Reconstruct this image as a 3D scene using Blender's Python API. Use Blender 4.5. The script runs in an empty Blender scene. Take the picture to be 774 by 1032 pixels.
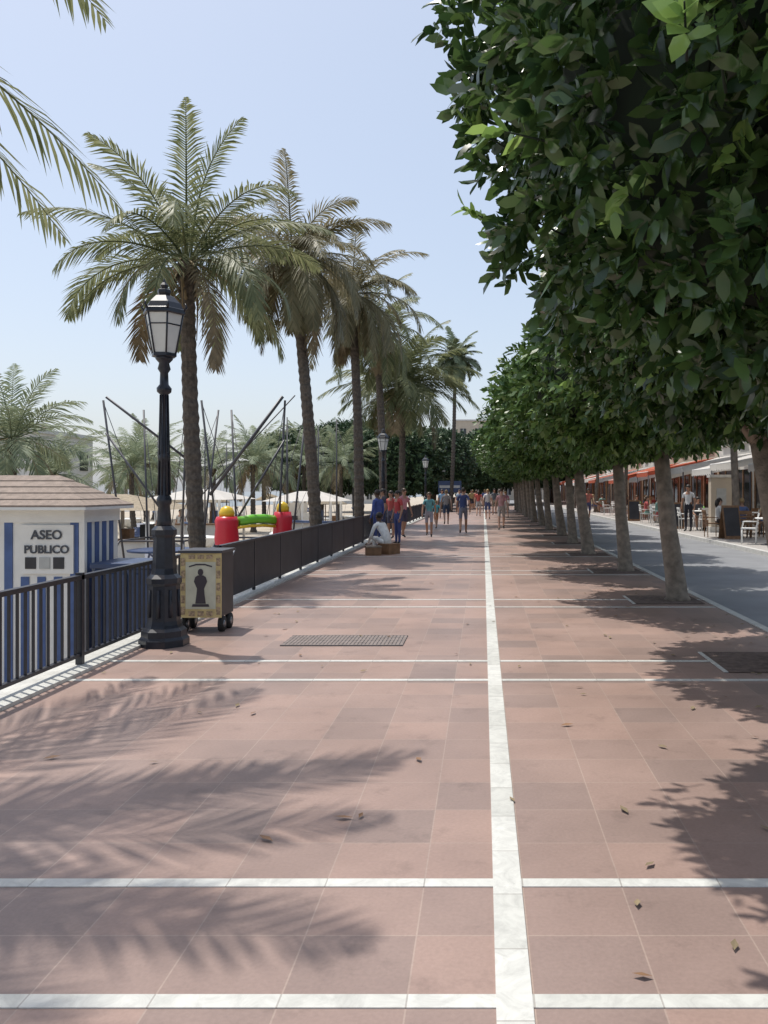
import bpy, math, random
import numpy as np
from mathutils import Vector, Matrix, noise
random.seed(7); rng=np.random.default_rng(7)
scene=bpy.context.scene
col=scene.collection

# ------------------------------------------------------------------ materials
def mat(name,color,rough=0.6,metal=0.0,spec=0.5,var=0.0,vscale=8.0,bump=0.0,bscale=30.0,trans=0.0):
    m=bpy.data.materials.new(name); m.use_nodes=True
    nt=m.node_tree; b=nt.nodes['Principled BSDF']
    b.inputs['Base Color'].default_value=(*color,1)
    b.inputs['Roughness'].default_value=rough
    b.inputs['Metallic'].default_value=metal
    b.inputs['Specular IOR Level'].default_value=spec
    tc=nt.nodes.new('ShaderNodeTexCoord')
    if var>0:
        n=nt.nodes.new('ShaderNodeTexNoise'); n.inputs['Scale'].default_value=vscale; n.inputs['Detail'].default_value=6
        nt.links.new(tc.outputs['Object'],n.inputs['Vector'])
        r=nt.nodes.new('ShaderNodeMapRange'); r.inputs[1].default_value=.3; r.inputs[2].default_value=.7
        r.inputs[3].default_value=1-var; r.inputs[4].default_value=1+var
        nt.links.new(n.outputs['Fac'],r.inputs[0])
        mx=nt.nodes.new('ShaderNodeVectorMath'); mx.operation='SCALE'; mx.inputs[0].default_value=color
        nt.links.new(r.outputs[0],mx.inputs['Scale']); nt.links.new(mx.outputs[0],b.inputs['Base Color'])
    if bump>0:
        n2=nt.nodes.new('ShaderNodeTexNoise'); n2.inputs['Scale'].default_value=bscale; n2.inputs['Detail'].default_value=5
        nt.links.new(tc.outputs['Object'],n2.inputs['Vector'])
        bp=nt.nodes.new('ShaderNodeBump'); bp.inputs['Strength'].default_value=bump; bp.inputs['Distance'].default_value=.02
        nt.links.new(n2.outputs['Fac'],bp.inputs['Height']); nt.links.new(bp.outputs[0],b.inputs['Normal'])
    if trans>0:
        t=nt.nodes.new('ShaderNodeBsdfTranslucent'); t.inputs['Color'].default_value=(*color,1)
        ms=nt.nodes.new('ShaderNodeMixShader'); ms.inputs[0].default_value=trans
        nt.links.new(b.outputs[0],ms.inputs[1]); nt.links.new(t.outputs[0],ms.inputs[2]); nt.links.new(ms.outputs[0],nt.nodes['Material Output'].inputs[0])
    return m

def leafmat(name,c1,c2,rough=0.4,trans=0.25,spec=0.4):
    m=bpy.data.materials.new(name); m.use_nodes=True
    nt=m.node_tree; b=nt.nodes['Principled BSDF']; out=nt.nodes['Material Output']
    g=nt.nodes.new('ShaderNodeNewGeometry')
    cr=nt.nodes.new('ShaderNodeValToRGB'); cr.color_ramp.elements[0].color=(*c1,1); cr.color_ramp.elements[1].color=(*c2,1)
    nt.links.new(g.outputs['Random Per Island'],cr.inputs[0]); nt.links.new(cr.outputs[0],b.inputs['Base Color'])
    b.inputs['Roughness'].default_value=rough; b.inputs['Specular IOR Level'].default_value=spec
    if trans<=0: return m
    t=nt.nodes.new('ShaderNodeBsdfTranslucent')
    hs=nt.nodes.new('ShaderNodeHueSaturation'); hs.inputs['Value'].default_value=1.6; hs.inputs['Hue'].default_value=.48
    nt.links.new(cr.outputs[0],hs.inputs['Color']); nt.links.new(hs.outputs[0],t.inputs['Color'])
    mx=nt.nodes.new('ShaderNodeMixShader'); mx.inputs[0].default_value=trans
    nt.links.new(b.outputs[0],mx.inputs[1]); nt.links.new(t.outputs[0],mx.inputs[2]); nt.links.new(mx.outputs[0],out.inputs[0])
    return m

def pavement_mat():
    m=bpy.data.materials.new('pink_tile_paving'); m.use_nodes=True
    nt=m.node_tree; N=nt.nodes; L=nt.links; b=N['Principled BSDF']
    tc=N.new('ShaderNodeTexCoord'); mp=N.new('ShaderNodeMapping'); mp.inputs['Location'].default_value=(-0.16+.4*20,-0.235+.39*20,0)
    L.new(tc.outputs['Object'],mp.inputs[0])
    br=N.new('ShaderNodeTexBrick'); br.offset=0.0; br.squash=1.0
    br.inputs['Scale'].default_value=1; br.inputs['Brick Width'].default_value=.4; br.inputs['Row Height'].default_value=.39
    br.inputs['Mortar Size'].default_value=.0035; br.inputs['Mortar Smooth'].default_value=.3; br.inputs['Bias'].default_value=-.1
    br.inputs['Color1'].default_value=(.350,.240,.200,1); br.inputs['Color2'].default_value=(.255,.188,.165,1); br.inputs['Mortar'].default_value=(.37,.28,.235,1)
    L.new(mp.outputs[0],br.inputs['Vector'])
    n=N.new('ShaderNodeTexNoise'); n.inputs['Scale'].default_value=.6; n.inputs['Detail'].default_value=8; n.inputs['Roughness'].default_value=.65
    L.new(tc.outputs['Object'],n.inputs['Vector'])
    r=N.new('ShaderNodeMapRange'); r.inputs[1].default_value=.3; r.inputs[2].default_value=.72; r.inputs[3].default_value=.80; r.inputs[4].default_value=1.16
    L.new(n.outputs['Fac'],r.inputs[0])
    n3=N.new('ShaderNodeTexNoise'); n3.inputs['Scale'].default_value=60; n3.inputs['Detail'].default_value=3
    L.new(tc.outputs['Object'],n3.inputs['Vector'])
    r3=N.new('ShaderNodeMapRange'); r3.inputs[3].default_value=.84; r3.inputs[4].default_value=1.16
    L.new(n3.outputs['Fac'],r3.inputs[0])
    v=N.new('ShaderNodeTexNoise'); v.inputs['Scale'].default_value=3.5; v.inputs['Detail'].default_value=7; v.inputs['Roughness'].default_value=.7
    L.new(tc.outputs['Object'],v.inputs['Vector'])
    r4=N.new('ShaderNodeMapRange'); r4.inputs[1].default_value=.56; r4.inputs[2].default_value=.72; r4.inputs[3].default_value=1; r4.inputs[4].default_value=.74
    L.new(v.outputs['Fac'],r4.inputs[0])
    a=N.new('ShaderNodeMath'); a.operation='MULTIPLY'; L.new(r.outputs[0],a.inputs[0]); L.new(r3.outputs[0],a.inputs[1])
    a2=N.new('ShaderNodeMath'); a2.operation='MULTIPLY'; L.new(a.outputs[0],a2.inputs[0]); L.new(r4.outputs[0],a2.inputs[1])
    s=N.new('ShaderNodeVectorMath'); s.operation='SCALE'; L.new(br.outputs['Color'],s.inputs[0]); L.new(a2.outputs[0],s.inputs['Scale'])
    L.new(s.outputs[0],b.inputs['Base Color'])
    rr=N.new('ShaderNodeMapRange'); rr.inputs[3].default_value=.32; rr.inputs[4].default_value=.58; L.new(n.outputs['Fac'],rr.inputs[0]); L.new(rr.outputs[0],b.inputs['Roughness'])
    bp=N.new('ShaderNodeBump'); bp.inputs['Strength'].default_value=.25; bp.inputs['Distance'].default_value=.004
    L.new(n3.outputs['Fac'],bp.inputs['Height']); L.new(bp.outputs[0],b.inputs['Normal'])
    return m
def strip_mat():
    m=bpy.data.materials.new('white_marble_strip'); m.use_nodes=True
    nt=m.node_tree; N=nt.nodes; L=nt.links; b=N['Principled BSDF']; b.inputs['Roughness'].default_value=.45
    tc=N.new('ShaderNodeTexCoord'); mp=N.new('ShaderNodeMapping'); mp.inputs['Location'].default_value=(-0.16+.4*20,-0.135+.39*20,0)
    L.new(tc.outputs['Object'],mp.inputs[0])
    br=N.new('ShaderNodeTexBrick'); br.offset=0.0; br.squash=1.0
    br.inputs['Scale'].default_value=1; br.inputs['Brick Width'].default_value=.4; br.inputs['Row Height'].default_value=.39
    br.inputs['Mortar Size'].default_value=.003; br.inputs['Color1'].default_value=(.66,.66,.62,1); br.inputs['Color2'].default_value=(.55,.55,.51,1); br.inputs['Mortar'].default_value=(.38,.36,.33,1)
    L.new(mp.outputs[0],br.inputs['Vector'])
    n=N.new('ShaderNodeTexNoise'); n.inputs['Scale'].default_value=9; n.inputs['Detail'].default_value=9; n.inputs['Roughness'].default_value=.7; n.inputs['Distortion'].default_value=1.2
    L.new(tc.outputs['Object'],n.inputs['Vector'])
    r=N.new('ShaderNodeMapRange'); r.inputs[1].default_value=.3; r.inputs[2].default_value=.6; r.inputs[3].default_value=.74; r.inputs[4].default_value=1.03
    L.new(n.outputs['Fac'],r.inputs[0])
    s=N.new('ShaderNodeVectorMath'); s.operation='SCALE'; L.new(br.outputs['Color'],s.inputs[0]); L.new(r.outputs[0],s.inputs['Scale'])
    L.new(s.outputs[0],b.inputs['Base Color'])
    return m

M={}
M['pave']=pavement_mat()
M['strip']=strip_mat()
M['stone']=mat('white_stone',(.56,.55,.52),.5,var=.14,vscale=5)
M['road']=mat('grey_road',(.22,.225,.235),.6,var=.14,vscale=1.2,bump=.2,bscale=80)
M['terr']=mat('terrace_paving',(.36,.34,.32),.6,var=.12,vscale=1)
M['sand']=mat('sand',(.40,.35,.28),.95,var=.2,vscale=.6,bump=.4,bscale=6)
M['sea']=mat('sea_water',(.05,.12,.2),.12,var=.1,vscale=.1,bump=.3,bscale=1.5)
M['soil']=mat('soil',(.13,.092,.074),.95,var=.4,vscale=14,bump=.6,bscale=30)
M['iron']=mat('black_iron',(.014,.017,.027),.36,spec=.5,var=.3,vscale=20)
M['panel']=mat('dark_panel',(.030,.030,.036),.5,var=.3,vscale=3)
M['trunk']=mat('ficus_bark',(.22,.18,.14),.85,var=.35,vscale=9,bump=.6,bscale=40)
M['ptrunk']=mat('palm_bark',(.10,.083,.068),.9,var=.4,vscale=14,bump=.9,bscale=25)
M['pdead']=mat('dry_frond',(.22,.17,.10),.9,var=.3,vscale=6)
M['leaf']=leafmat('ficus_leaf',(.022,.056,.020),(.075,.145,.040),.26,.24,.6)
M['shadecore']=mat('crown_shade_core',(.010,.022,.010),.9,var=.4,vscale=3)  # shade inside the crowns, painted as a near-black green
M['leafnew_sunlit']=leafmat('ficus_new_sunlit_leaf',(.12,.23,.06),(.20,.33,.09),.26,.35,.6)  # new growth, plus sunlit leaves whose brightness is painted into the green
M['leaffar_sunlit']=leafmat('ficus_leaf_row_sunlit',(.035,.085,.022),(.12,.21,.055),.4,.12,.4)  # row crowns: sunlight painted in as a brighter leaf green
M['leafdark']=leafmat('ficus_leaf_grove',(.035,.065,.032),(.08,.13,.055),.5,0,.3)
M['palm']=leafmat('palm_leaf',(.085,.11,.05),(.20,.22,.11),.5,.3,.4)
M['palmdry']=leafmat('palm_leaf_olive',(.11,.11,.055),(.23,.21,.12),.5,.3,.4)
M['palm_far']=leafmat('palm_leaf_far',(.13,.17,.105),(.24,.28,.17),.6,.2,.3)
M['white']=mat('white_paint',(.74,.74,.72),.55,var=.06,vscale=4)
M['cream']=mat('cream_plaster',(.50,.43,.34),.8,var=.08,vscale=2,bump=.1,bscale=20)
M['whitepl']=mat('white_plaster',(.64,.62,.58),.8,var=.08,vscale=2)
M['blue']=mat('blue_paint',(.06,.11,.27),.55,var=.2,vscale=6)
M['rooft']=mat('roof_shingle',(.27,.215,.18),.85,var=.2,vscale=12,bump=.4,bscale=40)
M['glass']=mat('frosted_lamp_glass',(.62,.64,.62),.25,var=.05)
M['dglass']=mat('dark_window',(.03,.035,.04),.08,spec=.6)
M['canvas']=mat('white_canvas',(.78,.76,.72),.8,var=.06,vscale=3,trans=.45)
M['redcanvas']=mat('red_canvas',(.60,.16,.09),.8,var=.1,vscale=3,trans=.45)
M['red']=mat('red_vinyl',(.55,.02,.04),.3); M['yellow']=mat('yellow_vinyl',(.75,.5,.03),.3); M['green']=mat('green_vinyl',(.16,.5,.04),.3)
M['steel']=mat('steel',(.25,.26,.28),.35,metal=.8); M['dsteel']=mat('dark_steel',(.07,.07,.08),.45,metal=.3)
M['grate']=mat('grate_iron',(.20,.165,.15),.6,var=.2,vscale=10)
M['posty']=mat('poster_yellow',(.62,.50,.24),.5,var=.15,vscale=12); M['postc']=mat('poster_cream',(.58,.58,.46),.5,var=.1,vscale=8)
M['postk']=mat('poster_ink',(.06,.05,.06),.5); M['posto']=mat('poster_pictures',(.38,.28,.18),.5,var=.6,vscale=40)
M['text']=mat('sign_letters',(.06,.065,.08),.6); M['board']=mat('sign_board',(.42,.43,.42),.6,var=.1)
M['wood']=mat('wood',(.22,.12,.06),.6,var=.25,vscale=8); M['rubber']=mat('rubber',(.02,.02,.02),.8)
M['thatch']=mat('thatch',(.30,.25,.18),.95,var=.3,vscale=10,bump=.8,bscale=30)
M['blueplastic']=mat('blue_plastic',(.03,.055,.13),.45,var=.2,vscale=5)
SK=[mat('skin_light',(.52,.32,.23),.5),mat('skin_tan',(.36,.20,.13),.5),mat('skin_dark',(.10,.055,.035),.5)]
HR=[mat('hair_dark',(.02,.014,.01),.5),mat('hair_blond',(.3,.2,.09),.5),mat('hair_brown',(.07,.04,.02),.5)]
cloth={}
def C(r,g,b):
    k=(r,g,b)
    if k not in cloth: cloth[k]=mat('fabric_%d'%len(cloth),k,.85,var=.15,vscale=9)
    return cloth[k]

# ------------------------------------------------------------------ mesh builder
class MB:
    def __init__(s): s.v=[];s.f=[];s.m=[];s.sm=[];s.mats=[]
    def mi(s,m):
        if m not in s.mats: s.mats.append(m)
        return s.mats.index(m)
    def add(s,vs,fs,m,smooth=False):
        o=len(s.v); s.v+= [tuple(x) for x in vs]; k=s.mi(m)
        for f in fs: s.f.append(tuple(i+o for i in f)); s.m.append(k); s.sm.append(smooth)
    def box(s,x0,x1,y0,y1,z0,z1,m):
        vs=[(x0,y0,z0),(x1,y0,z0),(x1,y1,z0),(x0,y1,z0),(x0,y0,z1),(x1,y0,z1),(x1,y1,z1),(x0,y1,z1)]
        s.add(vs,[(0,3,2,1),(4,5,6,7),(0,1,5,4),(1,2,6,5),(2,3,7,6),(3,0,4,7)],m)
    def tube(s,pts,rad,m,n=8,smooth=True,cap=True):
        pts=[Vector(p) for p in pts]
        if not hasattr(rad,'__len__'): rad=[rad]*len(pts)
        vs=[];fs=[]; up=None
        for i,p in enumerate(pts):
            a=pts[max(i-1,0)]; b=pts[min(i+1,len(pts)-1)]; d=(b-a).normalized()
            if up is None:
                up=Vector((0,0,1)) if abs(d.z)<.9 else Vector((0,1,0))
            x=d.cross(up).normalized(); y=x.cross(d).normalized(); up=y
            for k in range(n):
                t=2*math.pi*k/n; vs.append(p+(x*math.cos(t)+y*math.sin(t))*rad[i])
        for i in range(len(pts)-1):
            for k in range(n):
                fs.append((i*n+k,i*n+(k+1)%n,(i+1)*n+(k+1)%n,(i+1)*n+k))
        if cap: fs.append(tuple(range(n-1,-1,-1))); fs.append(tuple(range((len(pts)-1)*n,len(pts)*n)))
        s.add(vs,fs,m,smooth)
    def lathe(s,prof,m,n=16,c=(0,0,0),smooth=True,rot=0):
        vs=[];fs=[]
        for (r,z) in prof:
            for k in range(n):
                t=2*math.pi*(k+rot)/n; vs.append((c[0]+r*math.cos(t),c[1]+r*math.sin(t),c[2]+z))
        for i in range(len(prof)-1):
            for k in range(n): fs.append((i*n+k,i*n+(k+1)%n,(i+1)*n+(k+1)%n,(i+1)*n+k))
        fs.append(tuple(range(n-1,-1,-1))); fs.append(tuple(range((len(prof)-1)*n,len(prof)*n)))
        s.add(vs,fs,m,smooth)
    def ell(s,c,r,m,n=12,k=8):
        prof=[(math.sin(math.pi*i/k),-math.cos(math.pi*i/k)) for i in range(k+1)]
        vs=[];fs=[]
        for (a,z) in prof:
            for j in range(n):
                t=2*math.pi*j/n; vs.append((c[0]+r[0]*a*math.cos(t),c[1]+r[1]*a*math.sin(t),c[2]+r[2]*z))
        for i in range(k):
            for j in range(n): fs.append((i*n+j,i*n+(j+1)%n,(i+1)*n+(j+1)%n,(i+1)*n+j))
        s.add(vs,fs,m,True)
    def obj(s,name,loc=(0,0,0),rz=0,parent=None,bevel=0):
        me=bpy.data.meshes.new(name); me.from_pydata(s.v,[],s.f)
        for m in s.mats: me.materials.append(m)
        me.polygons.foreach_set('material_index',s.m); me.polygons.foreach_set('use_smooth',s.sm); me.update()
        o=bpy.data.objects.new(name,me); o.location=loc; o.rotation_euler=(0,0,rz); col.objects.link(o)
        if parent: o.parent=parent
        if bevel:
            b=o.modifiers.new('b','BEVEL'); b.width=bevel; b.segments=2; b.limit_method='ANGLE'
        return o
def inst(o,name,loc,rz=0,scale=1):
    n=bpy.data.objects.new(name,o.data); n.location=loc; n.rotation_euler=(0,0,rz); n.scale=(scale,)*3 if not hasattr(scale,'__len__') else scale
    col.objects.link(n)
    return n

# ------------------------------------------------------------------ world, sun, camera
shadow=Vector((0.30,-0.22,-1.0)).normalized()
w=bpy.data.worlds.new('World'); scene.world=w; w.use_nodes=True
nt=w.node_tree; bg=nt.nodes['Background']
sky=nt.nodes.new('ShaderNodeTexSky'); sky.sky_type='NISHITA'; sky.sun_disc=False
sky.sun_elevation=math.asin(-shadow.z); sky.sun_rotation=math.atan2(-shadow.x,-shadow.y)%(2*math.pi)
sky.air_density=1.0; sky.dust_density=2.5; sky.ozone_density=1.2; sky.altitude=0
tn=nt.nodes.new('ShaderNodeVectorMath'); tn.operation='MULTIPLY'; tn.inputs[1].default_value=(.88,.80,.74)
hz=nt.nodes.new('ShaderNodeVectorMath'); hz.operation='ADD'; hz.inputs[1].default_value=(2.25,2.65,3.2)   # flat pale colour added to the sky: painted haze and extra fill light
nt.links.new(sky.outputs[0],tn.inputs[0]); nt.links.new(tn.outputs[0],hz.inputs[0]); nt.links.new(hz.outputs[0],bg.inputs[0]); bg.inputs[1].default_value=.13
sd=bpy.data.lights.new('sun','SUN'); sd.energy=4.0; sd.angle=math.radians(.6); sd.color=(1,.96,.89)
so=bpy.data.objects.new('sun',sd); so.rotation_euler=shadow.to_track_quat('-Z','Y').to_euler(); so.location=(-10,10,30); col.objects.link(so)
cd=bpy.data.cameras.new('camera'); cam=bpy.data.objects.new('camera',cd); col.objects.link(cam); scene.camera=cam
cam.location=(0,0,1.6); cam.rotation_euler=(math.radians(90),0,0)
cd.sensor_fit='VERTICAL'; cd.sensor_height=36; cd.lens=830/1032*36; cd.shift_x=-100/1032; cd.shift_y=-21/1032
cd.clip_start=.05; cd.clip_end=6000
scene.view_settings.view_transform='Standard'; scene.view_settings.look='None'; scene.view_settings.exposure=0

# ------------------------------------------------------------------ ground
b=MB(); b.add([(-3000,-300,-1),(3000,-300,-1),(3000,4000,-1),(-3000,4000,-1)],[(0,1,2,3)],M['sand']); b.obj('ground')
b=MB(); b.add([(-3000,-300,-.98),(-60,-300,-.98),(-45,120,-.98),(-30,260,-.98),(-20,4000,-.98),(-3000,4000,-.98)],[(0,1,2,3,4,5)],M['sea']); b.obj('sea')
b=MB(); b.box(-3.9,3.3,-8,220,-1.2,0,M['pave']); b.obj('promenade')
b=MB(); b.box(3.3,7.0,-8,220,-1.2,-.012,M['road']); b.obj('road')
b=MB(); b.box(7.0,7.15,-8,220,-1.2,.1,M['stone']); b.obj('kerb')
b=MB(); b.box(7.15,60,-8,220,-1.2,.096,M['terr']); b.obj('terrace_pavement')
b=MB()
b.box(-3.86,-3.5,-8,220,.0005,.03,M['strip'])
b.box(3.22,3.32,-8,220,.0005,.012,M['strip'])
b.obj('edge_stone_coping')
b=MB()
b.box(.04,.155,-8,220,.0005,.008,M['strip'])
k=-2
while True:
    y=2.58+4.39*k; k+=1
    if y>200: break
    for yy in (y,y+.78):
        b.box(-3.5,3.2,yy-.034,yy+.034,.0003,.004,M['strip'])
b.obj('white_stone_strips')
TY=[3.5,7.7]+[12.1+4.39*k for k in range(0,14)]
b=MB()
for y in TY:
    b.box(2.12,2.16,y-.45,y+.45,.0045,.010,M['strip'])
    b.box(2.16,3.14,y-.45,y+.45,.0045,.0095,M['soil'])
b.obj('tree_pits')
b=MB(); b.box(-2.1,-.83,8.5,9.1,.001,.006,M['dsteel'])
for i in range(32):
    x=-2.09+i*.0395; b.box(x,x+.030,8.53,9.07,.006,.010,M['grate'])
for y in (8.51,8.66,8.80,8.94,9.07): b.box(-2.1,-.83,y,y+.025,.006,.011,M['grate'])
b.obj('drain_grate')
# fallen leaves under the trees
b=MB(); rl=random.Random(3)
for i in range(260):
    x=rl.gauss(2.6,.9) if i%2 else rl.uniform(-3.4,3.1); y=rl.uniform(2.2,24)
    if x>3.15 or x<-3.4: continue
    a=rl.uniform(0,6.28); L_=rl.uniform(.025,.05); c_,s_=math.cos(a),math.sin(a)
    def tp(u,v,z): return (x+u*c_-v*s_,y+u*s_+v*c_,z)
    b.add([tp(-L_,0,.011),tp(0,-L_*.4,.013),tp(L_,0,.016),tp(0,L_*.4,.018)],[(0,1,2,3)],M['pdead'] if i%3 else M['wood'])
b.obj('fallen_leaves')

# ------------------------------------------------------------------ railing
def railing(name,y0,y1,step=.115):
    b=MB(); n=int((y1-y0)/step)
    for i in range(n+1):
        y=y0+(y1-y0)*i/n; b.box(-3.670,-3.650,y-.008,y+.008,.13,.80,M['iron'])
    b.box(-3.69,-3.63,y0,y1,.80,.84,M['iron']); b.box(-3.68,-3.64,y0,y1,.10,.13,M['iron'])
    k=max(1,round((y1-y0)/2.0))
    for i in range(k+1):
        y=y0+(y1-y0)*i/k; b.box(-3.69,-3.63,y-.025,y+.025,.03,.86,M['iron'])
    b.obj(name)
railing('railing',-4,11.3); railing('railing',25,110,.16)
b=MB(); b.box(-3.67,-3.64,11.4,24.9,.08,.82,M['panel']); b.box(-3.69,-3.62,11.4,24.9,.82,.85,M['iron'])
y=11.45
while y<25: b.box(-3.68,-3.634,y-.02,y+.02,.03,.84,M['iron']); y+=1.68
b.obj('panel_fence')

# ------------------------------------------------------------------ street lamp
def lamp(loc):
    b=MB(); I=M['iron']
    b.lathe([(.25,0),(.25,.07),(.225,.10),(.225,.16),(.19,.19),(.175,.22),(.165,.26),(.155,.62),(.175,.65),(.175,.70),(.13,.74),(.115,.80),(.105,1.12),(.125,1.15),(.125,1.2),(.085,1.24)],I,8,smooth=False,rot=.5)
    for k in range(8):
        t=2*math.pi*(k+1)/8; c_,s_=math.cos(t),math.sin(t)
        b.tube([(.156*c_,.156*s_,.30),(.148*c_,.148*s_,.58)],[.020,.016],I,6)
    b.lathe([(.08,1.22),(.07,1.3),(.058,1.45),(.075,1.48),(.075,1.52),(.055,1.56),(.048,1.9),(.06,1.93),(.06,1.97),(.042,2.0),(.036,2.6),(.07,2.63),(.075,2.67),(.045,2.71),(.04,2.83),(.065,2.87),(.05,2.93),(.085,2.97),(.09,3.0)],I,14)
    for k in range(8):
        t=2*math.pi*k/8; b.tube([(.062*math.cos(t),.062*math.sin(t),1.56),(.042*math.cos(t),.042*math.sin(t),2.6)],[.010,.007],I,5)
    n=6
    b.lathe([(.115,3.02),(.195,3.44)],M['glass'],n,smooth=False)
    b.lathe([(.10,2.99),(.13,3.0),(.13,3.03),(.115,3.035)],I,n,smooth=False)
    b.lathe([(.205,3.43),(.22,3.44),(.215,3.48),(.2,3.49),(.17,3.55),(.10,3.62),(.06,3.64),(.07,3.66),(.07,3.69),(.03,3.71),(.045,3.74),(.02,3.77),(.004,3.81)],I,n,smooth=False)
    for k in range(n):
        t=2*math.pi*k/n; c,s=math.cos(t),math.sin(t)
        b.tube([(.118*c,.118*s,3.02),(.199*c,.199*s,3.45)],.010,I,5)
        b.tube([(.205*c,.205*s,3.47),(.235*c,.235*s,3.51),(.22*c,.22*s,3.55)],[.014,.012,.006],I,5)
    t=.70; r=.115+.08*t; z=3.02+.42*t
    b.lathe([(r+.004,z),(r+.006,z+.013)],I,n,smooth=False)
    return b.obj('street_lamp',loc)
L0=lamp((-3.32,8.57,0))
inst(L0,'street_lamp',(-3.5,28.8,0)); inst(L0,'street_lamp',(-3.5,50,0)); inst(L0,'street_lamp',(-3.5,72,0))

# ------------------------------------------------------------------ vendor cart with poster
b=MB(); x0,x1,y0,y1=-3.42,-2.96,9.3,9.75
b.box(x0,x1,y0+.02,y1,.18,.90,M['panel']); b.box(x0-.02,x1+.02,y0-.02,y1+.03,.90,.93,M['dsteel'])
b.box(x0,x1,y0,y0+.02,.17,.90,M['posty'])
b.box(x0+.06,x1-.06,y0-.004,y0,.27,.80,M['postc'])
fx=(x0+x1)/2; fz=.52; yy=y0-.008
def poly(pts,m): b.add([(fx+p[0],yy,fz+p[1]) for p in pts],[tuple(range(len(pts)))],m)
poly([(-.06,-.19),(.06,-.19),(.045,-.08),(.04,-.02),(.075,.06),(.06,.11),(.03,.13),(-.03,.13),(-.06,.11),(-.075,.06),(-.04,-.02),(-.045,-.08)],M['postk'])
poly([(.032*math.cos(t*.628),.165+.04*math.sin(t*.628)) for t in range(10)],M['postk'])
poly([(-.10,-.225),(.10,-.225),(.09,-.195),(-.09,-.195)],M['postk'])
poly([(-.13,.235),(-.05,.26),(.05,.26),(.13,.235),(.13,.22),(.05,.243),(-.05,.243),(-.13,.22)],M['postk'])
yy=y0-.006
for pz in (-.27,-.14,0,.14,.28):
    for px in (-.2,.2): poly([(px-.022,pz-.045),(px+.022,pz-.045),(px+.022,pz+.045),(px-.022,pz+.045)],M['posto'])
for px in (-.1,0,.1): poly([(px-.035,-.33),(px+.035,-.33),(px+.035,-.275),(px-.035,-.275)],M['posto']); poly([(px-.035,.315),(px+.035,.315),(px+.035,.36),(px-.035,.36)],M['posto'])
for (wx,wy) in ((x0+.02,y0+.1),(x1-.02,y0+.1),(x0+.02,y1-.1),(x1-.02,y1-.1)):
    b.tube([(wx-.025,wy,.09),(wx+.025,wy,.09)],.09,M['rubber'],16); b.tube([(wx-.03,wy,.09),(wx+.03,wy,.09)],.04,M['steel'],10)
    b.box(wx-.015,wx+.015,wy-.015,wy+.015,.09,.19,M['dsteel'])
b.tube([(x0+.03,y1,.8),(x0+.03,y1+.18,.9),(x1-.03,y1+.18,.9),(x1-.03,y1,.8)],.014,M['steel'],8)
b.obj('vendor_cart')
b=MB(); b.box(-4.72,-4.05,10,10.7,-.9,.66,M['blueplastic']); b.box(-4.76,-4.0,9.95,10.75,.66,.73,M['blueplastic'])
for i in range(4): b.box(-4.68+.15*i,-4.62+.15*i,9.97,10,-.6,.6,M['blueplastic'])
for x in (-4.65,-4.2): b.tube([(x-.03,10.1,-.9),(x+.03,10.1,-.9)],.1,M['rubber'],12)
b.obj('waste_container',bevel=.02)

# ------------------------------------------------------------------ kiosk
b=MB(); X0,X1,Y0,Y1=-8.6,-4.86,10.0,10.95
b.box(X0,X1,Y0,Y1,-1,1.40,M['white'])
for i in range(20):
    x=X1-.05-i*.2
    if x<X0+.1: break
    zt=.56 if (-5.66<x<-5.01) else 1.22
    b.box(x-.10,x,Y0-.012,Y0,-1,zt,M['blue'])
for i in range(4):
    y=Y0+.10+i*.2; b.box(X1,X1+.012,y,y+.10,-1,1.22,M['blue'])
b.box(X0,X1+.03,Y0-.03,Y0-.0,1.22,1.40,M['white'])
b.box(X1,X1+.03,Y0,Y1,1.22,1.40,M['white']); b.box(X1-.03,X1+.035,Y0-.035,Y0+.03,-1,1.22,M['white'])
b.box(-5.60,-4.96,Y0-.035,Y0-.013,.60,1.19,M['white'])
for i,x in enumerate((-5.54,-5.37,-5.20)): b.box(x,x+.13,Y0-.045,Y0-.036,.66,.80,[M['panel'],M['board'],M['panel']][i])
def hip(x0,x1,y0,y1,z0,z1,run):
    n=5
    for i in range(n):
        t0=i/n; t1=(i+1)/n
        a=run*t0; c=run*t1
        za=z0+(z1-z0)*t0+.012; zb=z0+(z1-z0)*t1
        o=[(x0+a,y0+a,za),(x1-a,y0+a,za),(x1-a,y1-a,za),(x0+a,y1-a,za),(x0+c,y0+c,zb),(x1-c,y0+c,zb),(x1-c,y1-c,zb),(x0+c,y1-c,zb)]
        b.add(o,[(0,1,5,4),(1,2,6,5),(2,3,7,6),(3,0,4,7)],M['rooft'])
        b.add([(x0+a,y0+a,za-.02),(x1-a,y0+a,za-.02),(x1-a,y1-a,za-.02),(x0+a,y1-a,za-.02)]+o[:4],[(0,1,5,4),(1,2,6,5),(2,3,7,6),(3,0,4,7)],M['rooft'])
    b.add([(x0+run,y0+run,z1),(x1-run,y0+run,z1),(x1-run,y1-run,z1),(x0+run,y1-run,z1)],[(0,1,2,3)],M['rooft'])
hip(X0-.2,X1+.15,Y0-.25,Y1+.15,1.42,1.80,.66)
b.box(X0-.2,X1+.15,Y0-.25,Y1+.15,1.375,1.41,M['white'])
kiosk=b.obj('toilet_kiosk')
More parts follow.
